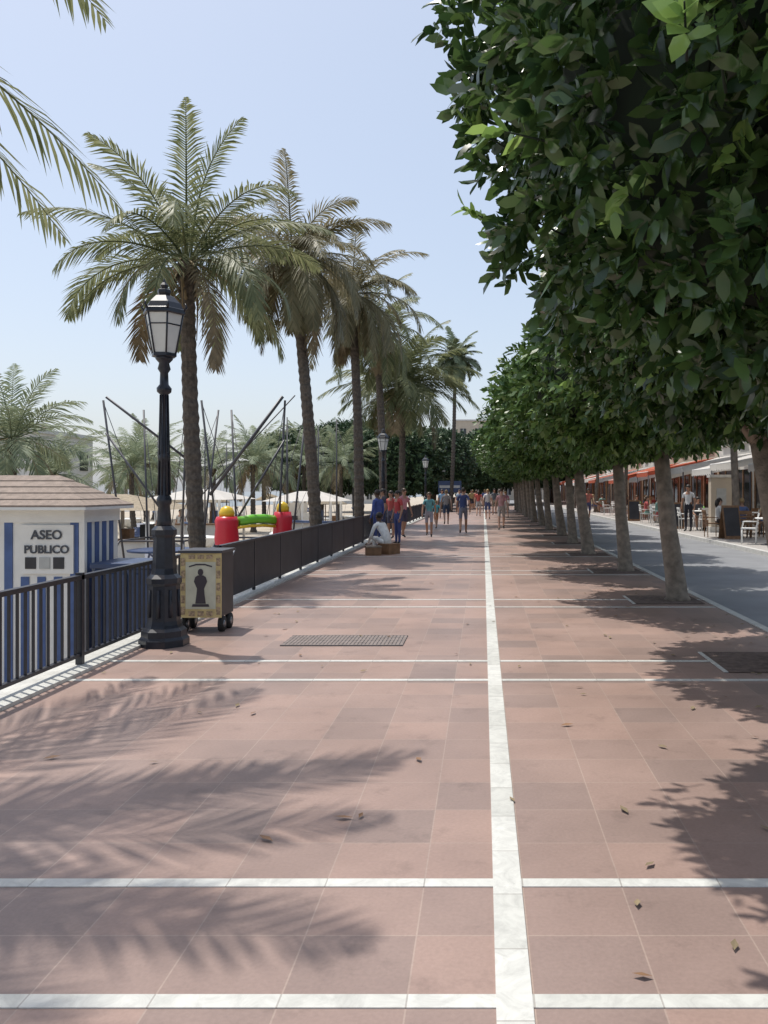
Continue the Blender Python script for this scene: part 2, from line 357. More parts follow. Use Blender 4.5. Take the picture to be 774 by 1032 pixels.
def text(body,loc,size,m,parent,rot=(math.radians(90),0,0)):
    cu=bpy.data.curves.new('t','FONT'); cu.body=body; cu.size=size; cu.align_x='CENTER'; cu.extrude=.004; cu.offset=.003
    o=bpy.data.objects.new('tmp',cu); col.objects.link(o); dg=bpy.context.evaluated_depsgraph_get()
    me=bpy.data.meshes.new_from_object(o.evaluated_get(dg)); bpy.data.objects.remove(o)
    me.materials.clear(); me.materials.append(m)
    n=bpy.data.objects.new('lettering',me); n.location=loc; n.rotation_euler=rot; col.objects.link(n); n.parent=parent; return n
text('ASEO',(-5.28,Y0-.045,1.02),.155,M['text'],kiosk); text('PUBLICO',(-5.28,Y0-.045,.85),.135,M['text'],kiosk)

# ------------------------------------------------------------------ ficus trees
def crown_r(d,R,p,seed,amp):
    r=(np.abs(d[:,0]/R[0])**p+np.abs(d[:,1]/R[1])**p+np.abs(d[:,2]/R[2])**p)**(-1/p)
    nz=np.array([noise.noise(Vector((x*2.2+seed,y*2.2,z*2.2)))+.5*noise.noise(Vector((x*5+seed,y*5,z*5+3))) for x,y,z in d])
    return r*(1+amp*nz)
def leaf_cloud(pos,nrm,nleaf,size,twig,detail,szmul=None):
    n=len(pos)
    nrm=nrm/np.linalg.norm(nrm,axis=1,keepdims=True)
    P=np.repeat(pos,nleaf,0); D=np.repeat(nrm,nleaf,0); m=len(P)
    t=np.tile(np.linspace(0,1,nleaf),n)
    tl=np.repeat(rng.uniform(.6,1.3,n),nleaf)*twig
    P=P+D*(t*tl)[:,None]
    rv=rng.normal(size=(m,3)); side=np.cross(D,rv); side/=np.linalg.norm(side,axis=1,keepdims=True)
    ang=np.radians(rng.uniform(35,85,m))*(1-.5*t)
    A=D*np.cos(ang)[:,None]+side*np.sin(ang)[:,None]; A[:,2]-=.15; A/=np.linalg.norm(A,axis=1,keepdims=True)
    Wd=np.cross(A,D)+rng.normal(size=(m,3))*.25; Wd/=np.linalg.norm(Wd,axis=1,keepdims=True)
    Nn=np.cross(Wd,A)
    L=size*rng.uniform(.7,1.25,m)
    if szmul is not None: L=L*np.repeat(szmul,nleaf)
    Wt=L*.26
    c=lambda a,wd,nn: P+A*(a*L)[:,None]+Wd*(wd*Wt)[:,None]+Nn*(nn*L)[:,None]
    if detail:
        V=np.stack([c(0,0,0),c(.3,-.9,.03),c(.3,.9,.03),c(.68,-.85,-.0),c(.68,.85,-.0),c(1,0,-.10)],1).reshape(-1,3)
        o=np.arange(m)[:,None]*6
        return V,o+np.array([[0,2,1]]),o+np.array([[1,2,4,3]]),o+np.array([[3,4,5]])
    V=np.stack([c(0,0,0),c(.5,1,0),c(1,0,-.08),c(.5,-1,0)],1).reshape(-1,3)
    o=np.arange(m)[:,None]*4
    return V,None,o+np.array([[0,1,2,3]]),None
def ficus(name,loc,R,cz,ntw,nleaf,size,detail,seed,offs=(0,0),p=2.5,amp=.09,trunk=(.17,.12),lean=(-.25,0),fork=1.95,lm='leaf',newf=.045,nj=.22,sprays=()):
    d=rng.normal(size=(ntw,3)); d/=np.linalg.norm(d,axis=1,keepdims=True)
    r=crown_r(d,R,p,seed,amp)
    dep=1-.16*rng.uniform(0,1,ntw)**1.5
    cen=np.array([offs[0],offs[1],cz])
    pos=cen+d*(r*dep)[:,None]
    nr=d/np.array(R)**1.0+rng.normal(size=(ntw,3))*nj
    szm=np.ones(ntw); isbright=rng.uniform(0,1,ntw)<newf
    b=MB()
    if len(sprays):
        sp=np.array([s[:3] for s in sprays]); sn=np.array([s[3:6] for s in sprays])
        pos=np.concatenate([pos,sp]); nr=np.concatenate([nr/np.linalg.norm(nr,axis=1,keepdims=True),sn]); szm=np.concatenate([szm,np.array([s[6] for s in sprays])]); isbright=np.concatenate([isbright,np.array([s[7] for s in sprays],dtype=bool)])
        for s in sprays:
            pp=Vector(s[:3]); nn=Vector(s[3:6]).normalized(); b.tube([pp-nn*.12,pp+nn*.15],[.006,.003],M['shadecore'],5)
        ntw=len(pos)
    V,t1,q,t2=leaf_cloud(pos,nr,nleaf,size,size*1.3,detail,szm)
    lx,ly=lean
    b.tube([(0,0,-.02),(0.0,0,.06),(lx*.15,ly*.2,.4),(lx*.55,ly*.5,1.1),(lx,ly,fork)],[trunk[0]*1.45,trunk[0]*1.1,trunk[0]*.98,trunk[0]*.85,trunk[1]],M['trunk'],12)
    for k in range(6):
        a=k*1.05+seed; e=Vector((offs[0]+R[0]*.6*math.cos(a),offs[1]+R[1]*.6*math.sin(a),cz-R[2]*.25+.3*math.sin(k*2)))
        s=Vector((lx,ly,fork-.1)); m1=s.lerp(e,.45)+Vector((0,0,.12))
        b.tube([s,m1,e],[trunk[1]*.8,trunk[1]*.5,.03],M['trunk'],8)
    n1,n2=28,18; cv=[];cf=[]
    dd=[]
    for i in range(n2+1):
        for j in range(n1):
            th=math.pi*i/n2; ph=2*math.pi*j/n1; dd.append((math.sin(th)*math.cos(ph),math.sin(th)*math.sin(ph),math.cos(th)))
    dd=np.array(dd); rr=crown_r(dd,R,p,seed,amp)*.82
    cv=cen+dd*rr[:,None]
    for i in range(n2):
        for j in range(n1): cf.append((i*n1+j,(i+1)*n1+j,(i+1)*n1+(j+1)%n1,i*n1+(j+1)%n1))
    b.add(cv.tolist(),cf,M['shadecore'],True)  # added inner hull: blocks light through the crown, coloured as its shade
    base=len(b.v)
    vall=np.concatenate([np.array(b.v,dtype=float),V])
    me=bpy.data.meshes.new(name)
    loops=[];ls=[];mi=[]
    for f,m_ in zip(b.f,b.m): loops+=f; ls.append(len(f)); mi.append(m_)
    arr=[np.array(loops,dtype=np.int32)];la=[np.array(ls,dtype=np.int32)]
    for F in (t1,q,t2):
        if F is not None: arr.append((F+base).astype(np.int32).ravel()); la.append(np.full(len(F),F.shape[1],dtype=np.int32))
    loops=np.concatenate(arr); ls=np.concatenate(la); st=np.concatenate([[0],np.cumsum(ls)[:-1]]).astype(np.int32)
    me.vertices.add(len(vall)); me.vertices.foreach_set('co',vall.astype(np.float32).ravel())
    me.loops.add(len(loops)); me.loops.foreach_set('vertex_index',loops)
    me.polygons.add(len(ls)); me.polygons.foreach_set('loop_start',st)
    mats=list(b.mats)+[M[lm],M['leafnew_sunlit']]
    for x in mats: me.materials.append(x)
    li=len(b.mats)
    tw=np.repeat(isbright,nleaf).astype(np.int32)
    per=[li+tw for F in (t1,q,t2) if F is not None]
    mi=np.concatenate([np.array(mi)]+per).astype(np.int32)
    me.polygons.foreach_set('material_index',mi)
    me.polygons.foreach_set('use_smooth',np.ones(len(ls),dtype=bool))
    me.update(calc_edges=True); me.validate()
    o=bpy.data.objects.new(name,me); o.location=loc; col.objects.link(o); return o
rs=random.Random(4); spr=[]
for i in range(24):
    spr.append((-2.05+rs.uniform(-.25,.55),-.95+rs.uniform(-.15,.35),2.95+rs.uniform(-.1,.45),-.35+rs.uniform(-.4,.4),-.55+rs.uniform(-.3,.3),.35+rs.uniform(-.3,.4),rs.uniform(.9,1.15),i%3==0))  # upper sprays: some take the brighter green as painted sunlight
for i in range(14):
    spr.append((-2.70+rs.uniform(-.15,.2),.3+rs.uniform(-.5,1.4),3.3+rs.uniform(-.3,.9),-.9,rs.uniform(-.4,.4),rs.uniform(-.1,.6),1.0,i%2))
ficus('ficus_tree',(2.85,3.5,0),(2.65,2.0,1.85),3.95,6500,9,.112,True,1.3,offs=(-.25,.55),p=2.6,amp=.13,nj=.38,sprays=spr,newf=.03)
ficus('ficus_tree',(3.02,7.7,0),(1.95,1.9,1.35),3.6,4200,9,.12,True,5.1,offs=(-.37,.1),amp=.13,nj=.38,fork=2.15,lean=(-.42,0),trunk=(.15,.12))
fa=ficus('ficus_tree',(2.85,TY[2],0),(1.95,2.0,1.05),3.38,3400,9,.135,False,9.2,offs=(-.3,0),amp=.17,lm='leaffar_sunlit',fork=2.3,nj=.4,trunk=(.15,.11))
fb=ficus('ficus_tree',(2.85,TY[3],0),(2.2,2.05,1.05),3.45,3200,9,.145,False,15.4,offs=(-.35,0),amp=.18,lean=(-.15,.1),trunk=(.14,.105),lm='leaffar_sunlit',fork=2.35,nj=.4)
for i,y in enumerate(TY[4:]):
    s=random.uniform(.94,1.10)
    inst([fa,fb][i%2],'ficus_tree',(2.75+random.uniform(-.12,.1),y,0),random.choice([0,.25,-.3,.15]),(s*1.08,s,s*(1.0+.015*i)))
for i,y in enumerate([26.5,37,48,60,74]):
    inst([fb,fa][i%2],'ficus_tree',(8.2,y,.1),random.uniform(0,6),(.95,1.0,1.6))
fg=ficus('ficus_tree',(-11,72,-1),(4.2,4.0,2.7),5.6,3000,8,.32,False,21.4,amp=.2,lm='leafdark',fork=3.4,nj=.45,trunk=(.35,.25),newf=0)
for (x,y,s) in ((-7.0,66,.92),(-4.6,76,.95),(-15.5,78,1.0),(-19,84,1.0),(-1.5,92,.95),(-6,92,1.1),(5.5,96,1.2),(1.5,104,1.2),(-11,98,1.2),(9,110,1.5),(-16,104,1.2)):
    inst(fg,'ficus_tree',(x,y,-1),random.uniform(0,6),s)

# ------------------------------------------------------------------ palms
def palm(name,base,top,R,nf,seed,nst=55,lw=.034,leafm=None,trunk=(.17,.125),skirt=True,ll=.42,droop=1.0,emin=-45,emax=82,keep=None,extra=(),bow=.10):
    rd=random.Random(seed); b=MB(); lm=leafm or M['palm']
    base=Vector(base); top=Vector(top); pts=[];rad=[]
    n=int((top-base).length*9)
    for i in range(n+1):
        t=i/n; p=base.lerp(top,t); p.x+=math.sin(t*math.pi)*bow
        pts.append(p); r=trunk[0]*(1-t)+trunk[1]*t; r*=1+.35*max(0,(.06-t)/.06)
        if t>.92: r*=1+1.1*(t-.92)*4
        rad.append(r*(1.07 if i%2 else .94)*rd.uniform(.97,1.03))
    b.tube(pts,rad,M['ptrunk'],12,smooth=False)
    V=[];F=[];Fm=[]
    fr_list=[]
    for k in range(nf):
        az=k*2.39996+rd.uniform(-.25,.25)
        u=(k+.5)/nf; el=math.radians(emax-(emax-emin)*u**.9+rd.uniform(-10,10))
        if keep and not keep(az%(2*math.pi),el): continue
        fr_list.append((az,el,R*rd.uniform(.86,1.2)*(1.05 if u<.7 else .9),u,None))
    for e in extra: fr_list.append((e[0],e[1],e[2],.5,e[3]))
    for az,el,L,u,bb in fr_list:
        h=Vector((math.cos(az),math.sin(az),0)); side=Vector((-math.sin(az),math.cos(az),0))
        p=top+Vector((0,0,.05))+h*.08; ns=14; seg=L/ns; P=[p.copy()]; Dn=[]
        e=el; twist=rd.uniform(-.4,.4); roll=rd.uniform(-.5,.5)
        bend=math.radians(rd.uniform(52,96))*droop*(.55+.45*math.cos(max(el,0)))
        if bb is not None: bend=bb; twist=0; roll=.1
        for i in range(ns):
            t=(i+.5)/ns; d=h*math.cos(e)+Vector((0,0,math.sin(e))); d+=side*twist*t*.35; d.normalize()
            P.append(P[-1]+d*seg); Dn.append(d); e-=bend/ns*(.35+1.3*t)
            if e<math.radians(-86): e=math.radians(-86)
        b.tube(P,[.026*(1-.85*i/ns) for i in range(ns+1)],lm if u<.8 else M['pdead'],4)
        dead= u>.94
        for j in range(nst):
            t=.10+.90*j/(nst-1); x=t*ns; i=min(int(x),ns-1); fr=x-i
            p=P[i].lerp(P[i+1],fr); d=Dn[i]; upv=side.cross(d)*-1
            if upv.z<0 and e>-1: upv=-upv
            sd2=(side*math.cos(roll)+upv*math.sin(roll))
            l=ll*R/3*(.45+.9*math.sin(math.pi*min(1,(t*.85+.12)))**.8)*rd.uniform(.8,1.15)
            if t>.9: l*=1-.55*(t-.9)/.1
            for s in (-1,1):
                if rd.random()<.04: continue
                fw=.65+.85*t+rd.uniform(-.2,.2)
                dr=sd2*s+d*fw+upv*(.35-.5*t+rd.uniform(-.2,.2))+Vector((0,0,-.25*droop))
                dr.normalize(); wv=d.cross(dr).cross(dr).normalized()*lw*.5
                m1=p+dr*l*.5; tip=p+dr*l+Vector((0,0,-l*.16*droop))
                o=len(V); V+= [p-wv*.6,p+wv*.6,m1+wv,m1-wv,tip]; F+=[(o,o+1,o+2,o+3),(o+3,o+2,o+4)]; Fm+=[dead]*2
    o=len(b.v); b.v+=[tuple(v) for v in V]
    ka=b.mi(lm); kd=b.mi(M['pdead'])
    for f,x in zip(F,Fm): b.f.append(tuple(i+o for i in f)); b.m.append(kd if x else ka); b.sm.append(False)
    for k in range(26):
        a=k*2.4; z=top.z-.05-.035*k*.8; hh=Vector((math.cos(a),math.sin(a),0)); s=Vector((top.x,top.y,z))+hh*trunk[1]*.7
        b.tube([s,s+hh*.13+Vector((0,0,.16))],[.04,.018],M['pdead'] if k%2 else M['ptrunk'],5)
    if skirt:
        for k in range(7):
            a=k*.9+seed; hh=Vector((math.cos(a),math.sin(a),0)); s=top+hh*.14-Vector((0,0,.15))
            ln=rd.uniform(.6,1.3); b.tube([s,s+hh*.16-Vector((0,0,ln*.4)),s+hh*.13-Vector((0,0,ln))],[.03,.02,.008],M['pdead'],4)
    return b.obj(name)
def keep0(az,el):
    if math.sin(az)<-.55 and el<math.radians(50): return False
    return not (math.cos(az)>-.35 and el<math.radians(20))
R_=math.radians
palm('palm_tree',(-5.9,5.0,-1),(-5.35,4.95,5.6),3.05,34,2,lw=.034,nst=46,keep=keep0,extra=((1.02,R_(-9),3.75,R_(34)),(1.16,R_(-16),3.6,R_(30)),(.12,R_(24),3.15,R_(52)),(-.22,R_(26),3.2,R_(48)),(.42,R_(34),3.3,R_(52))),emin=-40,ll=.46)
palm('palm_tree',(-5.10,15,-1),(-5.40,15,5.75),2.50,32,3,nst=60,ll=.46,emin=-30,droop=1.15,bow=-.05,lw=.032,trunk=(.16,.125))
palm('palm_tree',(-4.15,21,-1),(-4.85,21,7.55),2.55,48,4,nst=56,ll=.52,emin=-55,emax=66,droop=1.3,bow=.05,leafm=M['palmdry'])
palm('palm_tree',(-4.0,26.5,-1),(-4.25,26.5,7.9),2.4,44,5,ll=.55,emin=-60,emax=70,droop=1.3,leafm=M['palmdry'])
palm('palm_tree',(-4.0,33,-1),(-4.3,33,8.0),2.4,38,6,ll=.55,emin=-55,droop=1.3)
palm('palm_tree',(-3.95,38,-1),(-3.75,38,6.4),3.2,50,8,ll=.62,emin=-40,lw=.05)
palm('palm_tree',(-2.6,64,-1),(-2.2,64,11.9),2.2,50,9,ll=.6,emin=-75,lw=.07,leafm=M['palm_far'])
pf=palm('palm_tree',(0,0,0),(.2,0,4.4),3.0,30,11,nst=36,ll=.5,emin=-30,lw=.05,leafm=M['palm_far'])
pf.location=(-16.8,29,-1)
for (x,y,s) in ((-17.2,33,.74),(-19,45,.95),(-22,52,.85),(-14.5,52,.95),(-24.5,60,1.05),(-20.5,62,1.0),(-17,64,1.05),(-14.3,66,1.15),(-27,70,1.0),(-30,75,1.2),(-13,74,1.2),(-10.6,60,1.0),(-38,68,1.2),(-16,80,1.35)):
    inst(pf,'palm_tree',(x,y,-1),random.uniform(0,6),s*random.uniform(.93,1.07))

# ------------------------------------------------------------------ beach things
b=MB()
def q(a,c,r=.028,m=M['dsteel']): b.tube([a,c],r,m,8)
for (cx,cy) in ((-6.6,24),(-9.3,24)):
    for sx in (-1,1):
        for sy in (-1,1):
            q((cx+sx*.75,cy+sy*.75,-1),(cx+sx*1.15,cy+sy*1.35,4.1),.03)
            b.tube([(cx+sx*1.15,cy+sy*1.35,4.05),(cx+sx*.35,cy+sy*.3,.7)],.010,M['dsteel'],5)
    for sx in (-1,1): q((cx+sx*.9,cy-.9,.2),(cx+sx*.9,cy+.9,.2)); q((cx+sx*1.2,cy-1.9,-1),(cx+sx*.9,cy-.9,.2))
    for sy in (-1,1): q((cx-.9,cy+sy*.9,.2),(cx+.9,cy+sy*.9,.2))
    b.lathe([(1.0,-.15),(1.02,-.1),(.9,-.08),(.0,-.1)],M['blueplastic'],20,c=(cx,cy,0))
q((-10.4,22.7,4.2),(-8.2,24,2.2),.035); q((-5.5,22.6,4.2),(-7.5,22.6,1.5),.045); q((-5.3,23.2,4.3),(-8.2,23.2,1.2),.018); q((-5.45,22.6,3.0),(-6.9,22.6,.6),.03); q((-10.4,22.7,3.2),(-8.6,22.7,.7),.03)
b.obj('bungee_trampoline')
b=MB()
for (x,y,r,zt) in ((-6.85,22,.31,1.12),(-5.65,23.2,.27,1.22)):
    b.lathe([(r*.9,-1),(r*1.03,-.8),(r*.93,-.55),(r*1.03,-.2),(r*.92,.05),(r*1.03,.35),(r*.94,.6),(r,.8),(r*.85,zt-.2)],M['red'],20,c=(x,y,0))
    b.lathe([(r*.62,zt-.2),(r*.66,zt-.1),(r*.5,zt+.02),(r*.2,zt+.08),(.01,zt+.09)],M['yellow'],16,c=(x,y,0))
b.tube([(-6.6,22.2,.78),(-6.3,22.5,.84),(-6.05,22.8,.84),(-5.8,23.1,.78)],.13,M['green'],14)
b.tube([(-6.6,22.0,.62),(-6.3,22.3,.66),(-6.05,22.6,.66),(-5.8,22.95,.62)],.04,M['yellow'],10)
b.box(-7.5,-5.2,21.9,24.6,-1,-.55,M['blueplastic'])
b.obj('inflatable_castle')
def beachbar(x0,x1,y0,y1,zt,rm,bm):
    b=MB()
    for x in (x0,(x0+x1)/2,x1):
        for y in (y0,y1): b.tube([(x,y,-1),(x,y,zt)],.07,M['white'],8)
    b.box(x0,x1,y0,y0+.5,-1,.0,bm); b.box(x0-.1,x1+.1,y0-.1,y0+.6,0,.06,M['wood'])
    b.box(x0,(x0+x1)/2-.4,y1-.1,y1,-1,zt-.2,bm)
    xm=(x1-x0)*.3; ym=(y0+y1)/2
    b.add([(x0-.5,y0-.6,zt-.1),(x1+.5,y0-.6,zt-.1),(x1+.5,y1+.6,zt-.1),(x0-.5,y1+.6,zt-.1),(x0+xm,ym,zt+.4),(x1-xm,ym,zt+.4)],[(0,1,5,4),(1,2,5),(2,3,4,5),(3,0,4)],rm)
    k=int((x1-x0)/.7)
    for i in range(k): b.box(x0+.2+i*.7,x0+.55+i*.7,y1-.7,y1-.3,-1,.3+.15*(i%3),[M['panel'],M['white'],M['blueplastic'],M['wood']][i%4])
    b.obj('beach_bar')
beachbar(-14.8,-10.6,26,29,1.1,M['thatch'],M['whitepl']); beachbar(-15.5,-12.5,39,43,1.3,M['canvas'],M['whitepl']); beachbar(-10.4,-7.6,41,44,1.2,M['canvas'],M['whitepl'])
b=MB(); b.tube([(0,0,0),(0,0,2.3)],.025,M['wood'],6); b.lathe([(1.25,1.85),(1.22,1.9),(.6,2.2),(.03,2.4)],M['thatch'],14); par=b.obj('beach_parasol',(-9,47,-1))
for i in range(12):
    inst(par,'beach_parasol',(-9.5-random.uniform(0,22),46+random.uniform(0,34),-1))
b=MB()
for sx in (0,.6): b.box(sx,sx+.04,0,1.9,.28,.33,M['white'])
b.box(.04,.6,0,1.25,.29,.32,M['blueplastic']); b.add([(.04,1.25,.31),(.6,1.25,.31),(.6,1.85,.72),(.04,1.85,.72)],[(0,1,2,3)],M['blueplastic'])
for y in (.1,1.2,1.7):
    for x in (0,.6): b.box(x,x+.04,y,y+.04,0,.29,M['white'])
lo=b.obj('sun_lounger',(-8.3,17,-1),.4)
for i in range(18): inst(lo,'sun_lounger',(-8-random.uniform(0,18),17+random.uniform(0,40),-1),.4)
b=MB()
st=[(-1.9,.15,.55),(-1.5,.55,.2),(-.3,.75,.05),(1.0,.65,.08),(1.9,.5,.2)]
vs=[];fs=[]
for (yy_,hw,kz) in st: vs+=[(-hw,yy_,.75),(-hw*.7,yy_,kz+.2),(0,yy_,kz),(hw*.7,yy_,kz+.2),(hw,yy_,.75)]
for i in range(4):
    for j in range(4): fs.append((i*5+j,i*5+j+1,(i+1)*5+j+1,(i+1)*5+j))
fs+= [(4,3,2,1,0),(20,21,22,23,24)]+[(i*5,(i+1)*5,(i+1)*5+4,i*5+4) for i in range(4)]
b.add(vs,fs,M['white']); b.tube([(0,-.4,.7),(0,-.4,5.8)],[.045,.025],M['dsteel'],8); b.tube([(0,-.4,1.3),(0,1.8,1.35)],.06,M['blueplastic'],8)
for e in ((0,-1.9,.75),(.7,-.2,.75),(-.7,-.2,.75),(0,1.9,.75)): b.tube([(0,-.4,5.6),e],.008,M['dsteel'],4)
bo=b.obj('sailing_boat',(-8.6,36,-1),.3)
for (x,y,r) in ((-12.0,35,.8),(-15.5,50,.1),(-19,48,.5),(-11.5,55,1.1),(-24,56,.4),(-9.8,62,.2),(-21,70,.2),(-6.6,35,1.4),(-9.9,48,.9)): inst(bo,'sailing_boat',(x,y,-1),r,random.uniform(.85,1.1))
def house(name,x0,x1,y0,y1,z0,storeys,m,fl=3.0):
    b=MB(); H=fl*storeys
    b.box(x0,x1,y0,y1,z0,z0+H,m); b.box(x0-.15,x1+.15,y0-.15,y1+.15,z0+H,z0+H+.25,M['stone'])
    nx=max(2,int((x1-x0)/2.6))
    ny=max(2,int((y1-y0)/2.6))
    for s in range(storeys):
        z=z0+s*fl+.9
        for i in range(nx):
            cx=x0+(i+.5)*(x1-x0)/nx
            b.box(cx-.55,cx+.55,y0-.04,y0-.005,z,z+1.3,M['dglass']); b.box(cx-.65,cx+.65,y0-.1,y0-.003,z-.1,z-.02,M['stone']); b.box(cx-.03,cx+.03,y0-.06,y0-.041,z,z+1.3,M['white'])
        for i in range(ny):
            cy=y0+(i+.5)*(y1-y0)/ny
            for (xa,xb) in ((x0-.04,x0-.005),(x1+.005,x1+.04)): b.box(xa,xb,cy-.55,cy+.55,z,z+1.3,M['dglass'])
            b.box(x0-.1,x0-.003,cy-.65,cy+.65,z-.1,z-.02,M['stone'])
        if s:
            b.box(x0+.5,x1-.5,y0-1.0,y0-.12,z-.95,z-.85,m)
            for i in range(int((x1-x0-1)/.25)): b.box(x0+.5+i*.25,x0+.53+i*.25,y0-1.0,y0-.97,z-.85,z-.05,M['dsteel'])
    return b.obj(name)
house('white_house',-34,-27.5,50,58,-1,2,M['whitepl'],3.1)
house('white_house',-60,-44,74,84,-1,3,M['whitepl'],3)
house('apartment_building',-5,14,150,165,0,4,M['cream'],3.6)
house('apartment_building',-34,-22,170,180,-1,2,M['whitepl'],3)

# ------------------------------------------------------------------ restaurants right
y=20; idx=0
while y<120:
    Lr=random.choice([9,11,12.5]); m=[M['cream'],M['whitepl'],M['cream'],M['whitepl']][idx%4]
    b=MB(); x0=12.0; H=3.2+3*(1+idx%2)
    b.box(x0,x0+9,y,y+Lr-.05,.09,H,m); b.box(x0-.12,x0+9,y,y+Lr-.05,H,H+.22,M['stone'])
    n=int(Lr/2.5)
    for i in range(n):
        cy=y+(i+.5)*Lr/n
        b.box(x0-.03,x0-.002,cy-1.05,cy+1.05,.1,2.6,M['dglass']); b.box(x0-.07,x0-.031,cy-.03,cy+.03,.1,2.6,M['wood'])
        b.box(x0-.08,x0-.003,cy-1.12,cy-1.055,.1,2.66,M['wood']); b.box(x0-.08,x0-.003,cy+1.055,cy+1.12,.1,2.66,M['wood'])
        for s in range(1+idx%2):
            z=3.9+3*s; b.box(x0-.03,x0-.002,cy-.5,cy+.5,z,z+1.4,M['dglass']); b.box(x0-.12,x0-.003,cy-.6,cy+.6,z-.1,z-.02,M['stone'])
            b.box(x0-.07,x0-.002,cy-.95,cy-.52,z,z+1.4,M['wood']); b.box(x0-.07,x0-.002,cy+.52,cy+.95,z,z+1.4,M['wood'])
    b.obj('restaurant_building')
    nu=2 if Lr<10 else 3; uw=Lr/nu
    for j in range(nu):
        b=MB(); cm=M['redcanvas'] if (idx>=2 and j%2==0) else M['canvas']
        a0,a1=y+j*uw+.3,y+(j+1)*uw-.3; xf=8.45+.25*((j+idx)%2); zf=2.36+.12*((j+idx)%3)
        b.add([(xf,a0,zf),(xf,a1,zf),(11.85,a1,3.3),(11.85,a0,3.3)],[(0,1,2,3)],cm)
        b.add([(xf,a0,zf),(11.85,a0,3.3),(11.85,a0,2.95),(xf,a0,zf-.2)],[(0,1,2,3)],cm)
        ns=int((a1-a0)/.3)
        for i in range(ns):
            u0=a0+(a1-a0)*i/ns; u1=a0+(a1-a0)*(i+1)/ns
            b.add([(xf,u0,zf),(xf,u1,zf),(xf-.01,u1,zf-.22),(xf-.02,(u0+u1)/2,zf-.28),(xf-.01,u0,zf-.22)],[(0,1,2,3,4)],cm)
        for yy in (a0+.05,a1-.05):
            b.tube([(xf+.05,yy,.1),(xf+.05,yy,zf-.02)],.03,M['dsteel'],8); b.tube([(xf,yy,zf-.03),(11.9,yy,3.24)],.02,M['dsteel'],6)
        b.tube([(xf+.02,a0,zf-.01),(xf+.02,a1,zf-.01)],.025,M['white'],8)
        b.obj('awning')
    y+=Lr; idx+=1
b=MB(); b.box(8.3,9.05,30,30.35,.09,2.1,M['cream']); b.box(8.25,9.1,29.95,30.4,2.1,2.2,M['stone']); b.box(8.25,9.1,29.95,30.4,.095,.3,M['stone']); b.box(8.5,8.85,29.98,30.0,1.1,1.7,M['board']); b.obj('masonry_pillar')
b=MB(); b.lathe([(.38,.72),(.4,.73),(.4,.75),(.38,.76)],M['white'],20); b.tube([(0,0,.03),(0,0,.72)],.03,M['steel'],8); b.lathe([(.25,0),(.24,.02),(.04,.05)],M['dsteel'],14)
b.lathe([(.035,.76),(.035,.86),(.015,.92)],M['green'],8,c=(.1,.05,0)); b.lathe([(.03,.76),(.035,.85)],M['glass'],8,c=(-.12,-.1,0))
tab=b.obj('cafe_table',(8.3,27,.1))
def chair_mesh(m):
    b=MB()
    b.box(-.22,.22,-.21,.21,.43,.46,m)
    for x in (-.2,.2):
        b.tube([(x,.19,0),(x,.19,.44)],.015,m,6); b.tube([(x,-.19,0),(x,-.2,.45),(x,-.27,.86)],.015,m,6)
        b.tube([(x,-.22,.64),(x,.15,.64),(x,.19,.45)],.013,m,6)
    for z in (.56,.66,.76): b.box(-.2,.2,-.265-.02*(z-.56),-.245-.02*(z-.56),z,z+.06,m)
    b.box(-.22,.22,-.285,-.26,.82,.88,m)
    return b
chW=chair_mesh(M['white']).obj('cafe_chair',(7.55,23.4,.1),1.2); chD=chair_mesh(M['wood']).obj('cafe_chair',(7.5,27,.1),-1.57)
seats=[]
for i,(tx,ty) in enumerate([(8.3,27),(8.35,31.5),(9.8,29),(8.2,36),(9.9,34),(8.3,39),(8.3,44),(9.9,41),(9.8,47),(8.3,51),(8.3,58)]):
    if i: inst(tab,'cafe_table',(tx,ty,.1))
    for k,(dx,dy) in enumerate(((-.62,0),(.62,0),(0,-.62),(0,.62))):
        r=math.atan2(-dy,-dx)-math.pi/2
        if not(i==0 and k==0): inst([chD,chW][(i)%2],'cafe_chair',(tx+dx,ty+dy,.1),r)
        if (i*4+k)%5 in (0,2): seats.append((tx+dx,ty+dy,.1,r))
inst(tab,'cafe_table',(8.0,23,.1))
b=MB()
b.add([(-.3,-.22,0),(.3,-.22,0),(.3,0,1.05),(-.3,0,1.05),(-.3,.22,0),(.3,.22,0)],[(0,1,2,3),(5,4,3,2)],M['wood'])
b.add([(-.25,-.215,.1),(.25,-.215,.1),(.25,-.03,.98),(-.25,-.03,.98)],[(0,1,2,3)],M['panel'])
mb_=b.obj('menu_board',(7.8,26,.1),.2); inst(mb_,'menu_board',(7.7,33,.1),.1); inst(mb_,'menu_board',(7.6,41.5,.1),-.1)
b=MB(); b.tube([(-.8,0,0),(-.8,0,2.2)],.05,M['steel'],8); b.tube([(.8,0,0),(.8,0,2.2)],.05,M['steel'],8); b.box(-.9,.9,-.06,.06,1.5,2.4,M['blueplastic']); b.box(-.8,.8,-.075,-.062,1.85,2.05,M['board']); b.obj('notice_sign',(-2.6,64,0))

